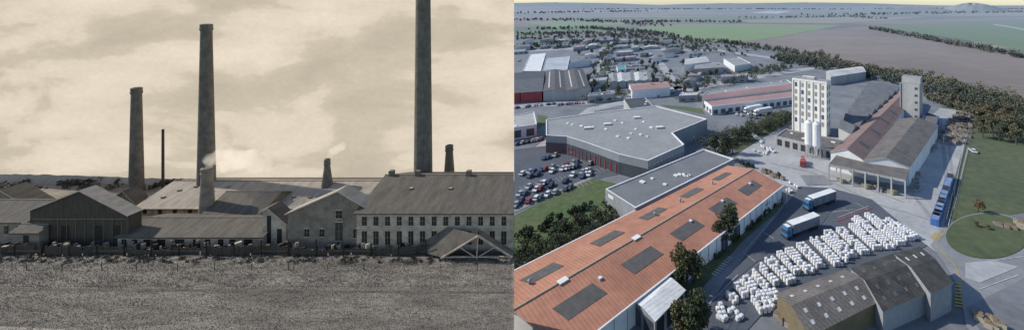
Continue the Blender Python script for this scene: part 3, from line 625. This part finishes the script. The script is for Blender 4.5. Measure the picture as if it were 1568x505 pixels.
cr=N.new('ShaderNodeValToRGB'); e=cr.color_ramp.elements; e[0].position=.38; e[0].color=(.56,.49,.385,1); e[1].position=.64; e[1].color=(.84,.735,.60,1)
x=e.new(.49); x.color=(.635,.56,.44,1); x=e.new(.525); x.color=(.745,.65,.52,1)
K.new(nz.outputs['Fac'],cr.inputs[0])
mp2=N.new('ShaderNodeMapping'); mp2.inputs['Scale'].default_value=(1,1,1.6); K.new(geo.outputs['Position'],mp2.inputs[0])
n2=N.new('ShaderNodeTexNoise'); n2.inputs['Scale'].default_value=.8; n2.inputs['Detail'].default_value=10; n2.inputs['Roughness'].default_value=.88; K.new(mp2.outputs[0],n2.inputs['Vector'])
r=N.new('ShaderNodeMapRange'); r.inputs[3].default_value=.76; r.inputs[4].default_value=1.20; K.new(n2.outputs['Fac'],r.inputs[0])
em=N.new('ShaderNodeEmission'); K.new(cr.outputs[0],em.inputs[0]); K.new(r.outputs[0],em.inputs[1]); ou=N.new('ShaderNodeOutputMaterial'); K.new(em.outputs[0],ou.inputs[0])
b=MB('sky'); xl=lx(-80,SD)
b.poly([(xl,SD,ZT),(RX(SD),SD,ZT),(RX(SD),SD,78),(xl,SD,78)],m)
for q in [[(xl,SD+.3,ZT),(xl,SD+.3,78),(RX(SD+.3),SD+.3,78),(RX(SD+.3),SD+.3,ZT)],[(xl,SD,78),(RX(SD),SD,78),(RX(SD+.3),SD+.3,78),(xl,SD+.3,78)]]: b.poly(q,swdk)  # unseen dark backing, added to stop the sky panel lighting the estate
b.done()
def strip_hill(name,d,pts,m,seed):
    b=MB(name); r_=random.Random(seed)
    us=np.linspace(-70,787,120)
    vs=np.interp(us,[p[0] for p in pts],[p[1] for p in pts])+np.array([r_.uniform(-.7,.7) for _ in us])
    for i in range(len(us)-1):
        a=(lx(us[i],d),d,lz(vs[i],d)); c=(lx(us[i+1],d),d,lz(vs[i+1],d)); 
        a0=(lx(us[i],d-1),d-1,ZT);c0=(lx(us[i+1],d-1),d-1,ZT); b.poly([a0,c0,c,a],m)
    b.done()
strip_hill('hills',83.2,[(-70,266),(60,267),(150,270),(240,273),(400,275),(600,275),(787,276)],shill,1)
def house(name,u0,u1,d,veave,vridge,dr,mw,mr,clip=False,over=.3):
    b=MB(name); ze=lz(veave,d); zr=lz(vridge,dr); db=2*dr-d; x0=lx(u0,d); X=lambda dd:(lx(u1,dd) if clip else lx(u1,d))
    b.poly([(x0,d,ZT),(X(d),d,ZT),(X(d),d,ze),(x0,d,ze)],mw); b.poly([(x0,db,ZT),(X(db),db,ZT),(X(db),db,ze),(x0,db,ze)],mw)
    b.poly([(x0,d,ZT),(x0,d,ze),(x0,dr,zr),(x0,db,ze),(x0,db,ZT)],mw); b.poly([(X(d),d,ZT),(X(d),d,ze),(X(dr),dr,zr),(X(db),db,ze),(X(db),db,ZT)],mw)
    sl=(zr-ze)/(dr-d); o=over; e=0 if clip else over
    for y0,mm in ((d-o,mr),(db+o,mr)):
        zz=ze-sl*o; b.poly([(x0-o,y0,zz+.05),(X(y0)+e,y0,zz+.05),(X(dr)+e,dr,zr+.05),(x0-o,dr,zr+.05)],mm)
        b.poly([(x0-o,y0,zz-.1),(X(y0)+e,y0,zz-.1),(X(y0)+e,y0,zz+.05),(x0-o,y0,zz+.05)],swdk)
        b.poly([(x0-o,y0,zz-.1),(x0-o,dr,zr-.1),(x0-o,dr,zr+.05),(x0-o,y0,zz+.05)],sfr)
    b.beam((x0-o,dr,zr+.07),(X(dr)-.1,dr,zr+.07),.14,swd)
    return b
def fwin(b,u,v0,v1,w,d,m=None,frame=True):
    x=lx(u,d); z0,z1=lz(v1,d),lz(v0,d); ww=w*d/F/2
    if frame:
        b.box(x,d-.03,0,ww*2+.12,.06,z0-.08,z0,sfr); b.box(x,d-.03,0,ww*2+.12,.06,z1,z1+.1,sfr)
    b.box(x,d-.02,0,ww*2,.04,z0,z1,m or sdk)
    if frame and w>5: b.box(x,d-.045,0,.05,.02,z0,z1,swd); b.box(x,d-.046,0,ww*2,.02,(z0+z1)/2,(z0+z1)/2+.05,swd)
def gfront(name,uL,uR,uA,vE,vA,d,dep,mw,mr,vER=None):
    b=MB(name); vER=vER or vE; P=[(lx(uL,d),ZT),(lx(uR,d),ZT),(lx(uR,d),lz(vER,d)),(lx(uA,d),lz(vA,d)),(lx(uL,d),lz(vE,d))]
    b.poly([(x,d,z) for x,z in P],mw); b.poly([(x,d+dep,z) for x,z in P][::-1],mw)
    b.poly([(P[0][0],d,ZT),(P[0][0],d+dep,ZT),(P[4][0],d+dep,P[4][1]),(P[4][0],d,P[4][1])],mw); b.poly([(P[1][0],d,ZT),(P[1][0],d+dep,ZT),(P[2][0],d+dep,P[2][1]),(P[2][0],d,P[2][1])],mw)
    for a,c in ((P[3],P[4]),(P[3],P[2])):
        dx=c[0]-a[0];dz=c[1]-a[1];l=math.hypot(dx,dz); ex=(c[0]+dx/l*.35,c[1]+dz/l*.35)
        b.poly([(a[0],d-.3,a[1]+.1),(a[0],d+dep,a[1]+.1),(ex[0],d+dep,ex[1]+.1),(ex[0],d-.3,ex[1]+.1)],mr)
        b.poly([(a[0],d-.3,a[1]-.08),(a[0],d-.3,a[1]+.1),(ex[0],d-.3,ex[1]+.1),(ex[0],d-.3,ex[1]-.08)],sfr)
    return b
def chimney(name,u,d,vtop,wt,wb,m,crown=True,rnd=24):
    x=lx(u,d); z1=lz(vtop,d); k=d/F/2*.93; rt=wt*k; rb=wb*k; zb=ZT; b=MB(name); n=rnd
    if crown: prof=[(zb,rb*1.12),(zb+1.2,rb*1.12),(zb+1.25,rb),(z1-1.3,rt),(z1-1.2,rt*1.12),(z1-.9,rt*1.17),(z1-.75,rt*1.08),(z1-.1,rt*1.1),(z1,rt*.8)]
    else: prof=[(zb,rb),(z1,rt)]
    b.cyl(x,d,prof,m,n); b.poly([(x+rt*.7*math.cos(i*.524),d+rt*.7*math.sin(i*.524),z1+.01) for i in range(12)],sdk)
    b.done()
chimney('tall_brick_chimney',648,73,-40,21,28,schim); chimney('brick_chimney',316,75,37,14,23,schim); chimney('brick_chimney',209,79,134,12,17,schim)
chimney('thin_iron_stack',249.5,78,198,3.2,3.6,siron,crown=False); chimney('conical_brick_chimney',501,74,243,8,20,schim); chimney('short_brick_chimney',688,80,222,11,18,schim)
chimney('squat_brick_chimney',317,68,256,14,20,swd,crown=True)
b=house('long_light_roof_mill',207,600,69,318,277,75,swall,srl)
for i in range(16): fwin(b,222+i*23,321,327,6,69,frame=False)
for i in range(12): 
    t=random.uniform(.2,.8); u=250+i*25; d=69+6*t; b.box(lx(u,d),d,0,.5,.4,lz(318,69)+(lz(277,75)-lz(318,69))*t-.1,lz(318,69)+(lz(277,75)-lz(318,69))*t+.25,swd)
b.done()
b=house('slate_roof_boiler_house',306,392,66,332,293,70.5,swd,srd); b.done()
b=house('low_slate_roof_shed',180,402,60.8,361,333,64,swall,srd)
for i,(u,w) in enumerate([(190,7),(206,8),(225,10),(247,12),(275,14),(300,8),(318,8),(338,8),(356,9),(380,12)]): fwin(b,u,366,377,w,60.8,frame=False)
b.done()
b=gfront('timber_gable_barn',46,197,125,322,291,61,1.6,swdk,srl,vER=328)
for u in (70,100,150,178): fwin(b,u,345,366,12,61,frame=False)
for u in range(60,195,14): b.beam(L(u,333,60.95),L(u,375,60.95),.04,swd)
b.beam(L(50,335,60.95),L(193,335,60.95),.08,swd); b.done()
b=house('small_house',-45,42,62,338,306,65,swd,srd); fwin(b,10,345,358,6,62); fwin(b,28,345,358,6,62); b.done()
b=gfront('small_house',-40,50,2,318,290,72,3,swd,srd); b.done()
b=gfront('small_house',165,206,190,308,292,73,2,swd,srd); b.done()
b=house('lean_to_shed',20,60,60,354,343,61,swd,srd); fwin(b,40,360,372,8,60,frame=False); b.done()
b=gfront('brick_gable_workshop',441,560,519,326,292,60.8,2.0,swd,srl,vER=316)
fwin(b,519,322,334,9,60.8); fwin(b,519,340,368,11,60.8,swdk); fwin(b,470,350,362,7,60.8); fwin(b,493,350,362,7,60.8); fwin(b,545,350,364,7,60.8); b.done()
b=gfront('narrow_lean_shed',402,438,412,322,318,61.5,2,swall,srd,vER=340)
fwin(b,412,330,372,6,61.5,frame=False); fwin(b,428,350,375,7,61.5,frame=False); b.done()
b=house('long_two_storey_factory',546,786.8,59.8,325,268,67,swall,srd,clip=True)
for i in range(13):
    u=558+i*17.8; fwin(b,u,331,345,7,59.8); fwin(b,u,353,374,7.5,59.8)
for i in range(2):
    u=630+i*60; t=.6; d=59.8+7.2*t; z=lz(325,59.8)+(lz(268,67)-lz(325,59.8))*t; b.box(lx(u,d),d,0,.6,.45,z-.2,z+.2,srd,srl)
b.beam(L(546,349,59.75),L(786,349,59.75),.07,sfr)
for u in (600,640,718): b.box(lx(u,67),67,0,.7,.7,lz(268,67)-.1,lz(268,67)+.8,schim)
b.done()
b=MB('open_timber_truss_shed'); d=57.6
uL,uA,uR=676,733,786; vE,vA,vER=394,360,393
Pl,Pa,Pr=L(uL,vE,d),L(uA,vA,d),L(uR-1,vER,d)
off=Vector((-5.5,2.0,0)); up8=Vector((0,0,.08))
b.poly([Pa,Pl,Pl+off,Pa+off],srd); b.poly([Pa+up8,Pl+up8,Pl+off+up8,Pa+off+up8],srd)
bp=Vector((lx(786,d+1.5),d+1.5,Pr.z)); ap=Pa+Vector((-.5,1.5,0)); b.poly([Pa,Pr,bp,ap],srd)
for p,q,w in [(Pl,Pa,.2),(Pa,Pr,.2),(Pl+Vector((.2,0,.15)),Pr+Vector((0,0,.15)),.14),(Pa,(Pl+Pr)/2,.12),((Pl+Pr)/2,lerp(Pl,Pa,.5),.11),((Pl+Pr)/2,lerp(Pr,Pa,.5),.11)]:
    b.beam(p+Vector((0,-.15,0)),q+Vector((0,-.15,0)),w,swall)
for p in (Pl+Vector((.3,0,0)),(Pl+Pr)/2,Pr-Vector((.3,0,0)),Pl+off): b.beam((p.x,p.y,ZT),(p.x,p.y,p.z+.1),.18,swd)
b.poly([(Pl.x,d+1.4,ZT),(lx(785,d+1.4),d+1.4,ZT),(lx(785,d+1.4),d+1.4,Pl.z),(Pl.x,d+1.4,Pl.z)],swdk); b.done()
b=MB('timber_fence'); rr=random.Random(3)
u=-30
while u<672:
    d=58.8+.2*math.sin(u*.05); h=rr.uniform(1.0,1.35)+.3*math.sin(u*.021)
    u+=2.2
    if rr.random()<.05: continue
    b.box(lx(u,d),d,0,.21,.05,ZT,ZT+h,swdk)
for u in np.arange(-20,680,42):
    d=58.6; b.box(lx(u,d),d,0,.12,.12,ZT,ZT+rr.uniform(1.6,2.6),sdk)
b.beam((lx(-40,58.75),58.75,ZT+.7),(lx(672,58.75),58.75,ZT+.7),.07,swdk); b.done()
b=MB('wire_fence')
for u in np.arange(-20,786,58):
    d=55.5; b.box(lx(u+rr.uniform(-4,4),d),d,0,.06,.06,ZT,ZT+rr.uniform(.8,1.1),swdk)
b.beam((lx(-40,55.5),55.5,ZT+.8),(lx(784,55.5),55.5,ZT+.8),.02,swdk)
b.done()
b=MB('yard_clutter')
for i in range(160):
    u=rr.uniform(0,680); d=rr.uniform(59.2,60.3); s=rr.uniform(.2,.9); b.box(lx(u,d),d,rr.uniform(0,1),s,s*.6,ZT,ZT+rr.uniform(.4,1.5),rr.choice([swdk,swd,sdk,swall,sdk]),None,rr.uniform(.6,1))
b.done()
def lclumps(name,items,q,s,m):
    vs=np.concatenate([leafcloud((lx(u,d),d,zc),r,h,q,s) for u,d,zc,r,h in items]); o=bpy.data.objects.new(name,mkcloud(name,vs,m)); col.objects.link(o)
it=[]
for u,v,w in [(62,286,9),(78,290,8),(105,281,9),(125,284,10),(150,280,12),(172,286,10),(190,292,8),(20,286,9),(45,290,8),(0,281,10),(210,290,6),(238,284,8),(272,282,6),(410,284,8),(440,284,8),(470,286,8),(570,282,10),(590,286,8)]:
    d=80.5; it.append((u,d,lz(v,d)-.2,w*.15,2.6))
for i in range(40): it.append((rr.uniform(-40,780),82.3,ZT+.3,rr.uniform(.6,1.6),1.6))
lclumps('distant_trees',it,110,.2,sleaf)
it=[(rr.uniform(-20,776),rr.uniform(57.0,58.5),ZT+.12,rr.uniform(.3,.7),rr.uniform(.4,.9)) for _ in range(190)]
lclumps('roadside_scrub',it,60,.07,sleaf)
it=[(rr.uniform(-20,776),rr.uniform(52.5,57),ZT-.05,rr.uniform(.3,1.0),rr.uniform(.15,.3)) for _ in range(90)]
sgt=sm('tussock_sepia',tone(.20),tone(.15),scale=.6,island=.3); lclumps('grass_tussocks',it,50,.04,sgt)
def grassblades(name,n,dr,h,m,w=.05,lim=784,lean=.3):
    u=rng.uniform(-40,lim,n); d=rng.uniform(dr[0],dr[1],n); x=(u-CX)/F*d; hh=h*rng.uniform(.4,1.2,n)*(.6+.4*np.sin(x*.35+np.sin(d*1.3)*2)**2); a=rng.uniform(0,3.14,n); lx_=rng.normal(0,lean,n)*hh
    dx=np.cos(a)*w;dy=np.sin(a)*w; z=np.full(n,ZT)
    v=np.stack([np.stack([x-dx,d-dy,z],1),np.stack([x+dx,d+dy,z],1),np.stack([x+lx_,d,z+hh],1)],1).reshape(-1,3)
    me=bpy.data.meshes.new(name); me.from_pydata([tuple(p) for p in v],[],[(3*i,3*i+1,3*i+2) for i in range(n)]); me.materials.append(m)
    col.objects.link(bpy.data.objects.new(name,me))
gb1=sm('grass_sepia_light',tone(.38),tone(.2),scale=.5,island=.3,stretch=(.3,1.5,1)); gb2=sm('grass_sepia_dark',tone(.20),tone(.30),scale=.4,island=.4)
grassblades('tall_dry_grass',22000,(52.2,58),.3,gb1,.03); grassblades('meadow_grass',42000,(44,52.4),.13,gb2,.03)
# smoke
sv=bpy.data.materials.new('smoke'); sv.use_nodes=True; nt=sv.node_tree; nt.nodes.clear(); vo=nt.nodes.new('ShaderNodeVolumePrincipled'); vo.inputs['Color'].default_value=(.95,.9,.82,1); vo.inputs['Density'].default_value=.16
vo.inputs['Emission Strength'].default_value=.11; vo.inputs['Emission Color'].default_value=(.92,.80,.66,1)  # faint glow added to brighten the smoke
ou=nt.nodes.new('ShaderNodeOutputMaterial'); nt.links.new(vo.outputs[0],ou.inputs['Volume'])
def smoke(pts):
    import bmesh
    bm=bmesh.new()
    for (u,v,d,r) in pts: bmesh.ops.create_icosphere(bm,subdivisions=3,radius=r,matrix=Matrix.Translation(L(u,v,d)))
    me=bpy.data.meshes.new('smoke'); bm.to_mesh(me); bm.free(); me.materials.append(sv); o=bpy.data.objects.new('chimney_smoke',me); col.objects.link(o)
    md=o.modifiers.new('r','REMESH'); md.mode='VOXEL'; md.voxel_size=.3
    tx=bpy.data.textures.new('s','CLOUDS'); tx.noise_scale=1.0; dm=o.modifiers.new('d','DISPLACE'); dm.texture=tx; dm.strength=1.3
smoke([(319,250,68,.8),(324,244,69,1.1),(334,240,70,1.3),(350,242,71,1.7),(365,248,72,1.6),(380,243,72,1.9),(398,250,73,1.7),(408,256,73,1.0),(345,256,71,1.0)])
smoke([(505,237,74,.6),(512,231,74,.8),(522,226,74,.9)])

# ================= LIGHT, WORLD, CAMERA =================
el=math.radians(37); az=math.radians(7); daz=Vector((-math.cos(az),math.sin(az),0))
sd=Vector((daz.x*math.cos(el),daz.y*math.cos(el),math.sin(el)))
sl=bpy.data.lights.new('sun','SUN'); sl.energy=4.1; sl.angle=math.radians(.8); sl.color=(1,.93,.81)
so=bpy.data.objects.new('sun',sl); so.rotation_euler=sd.to_track_quat('Z','Y').to_euler(); so.location=(0,0,200); col.objects.link(so)
w=bpy.data.worlds.new('World'); sc.world=w; w.use_nodes=True; nt=w.node_tree; bg=nt.nodes['Background']; sk=nt.nodes.new('ShaderNodeTexSky'); sk.sky_type='NISHITA'; sk.sun_disc=False
sk.sun_elevation=el; sk.sun_rotation=math.atan2(sd.x,sd.y); sk.air_density=1.0; sk.dust_density=.4; sk.ozone_density=2.5
nt.links.new(sk.outputs[0],bg.inputs[0]); bg.inputs[1].default_value=.15
cam=bpy.data.cameras.new('camera'); co=bpy.data.objects.new('camera',cam); co.location=(0,0,H); co.rotation_euler=(math.radians(90),0,0)
cam.sensor_width=36; cam.lens=36*F/1568; cam.shift_x=-(CX-784)/1568; cam.shift_y=-(252.5-CY)/1568; cam.clip_end=200000; cam.clip_start=.5; col.objects.link(co)
sc.camera=co
sc.view_settings.view_transform='Standard'; sc.view_settings.look='None'; sc.view_settings.exposure=0
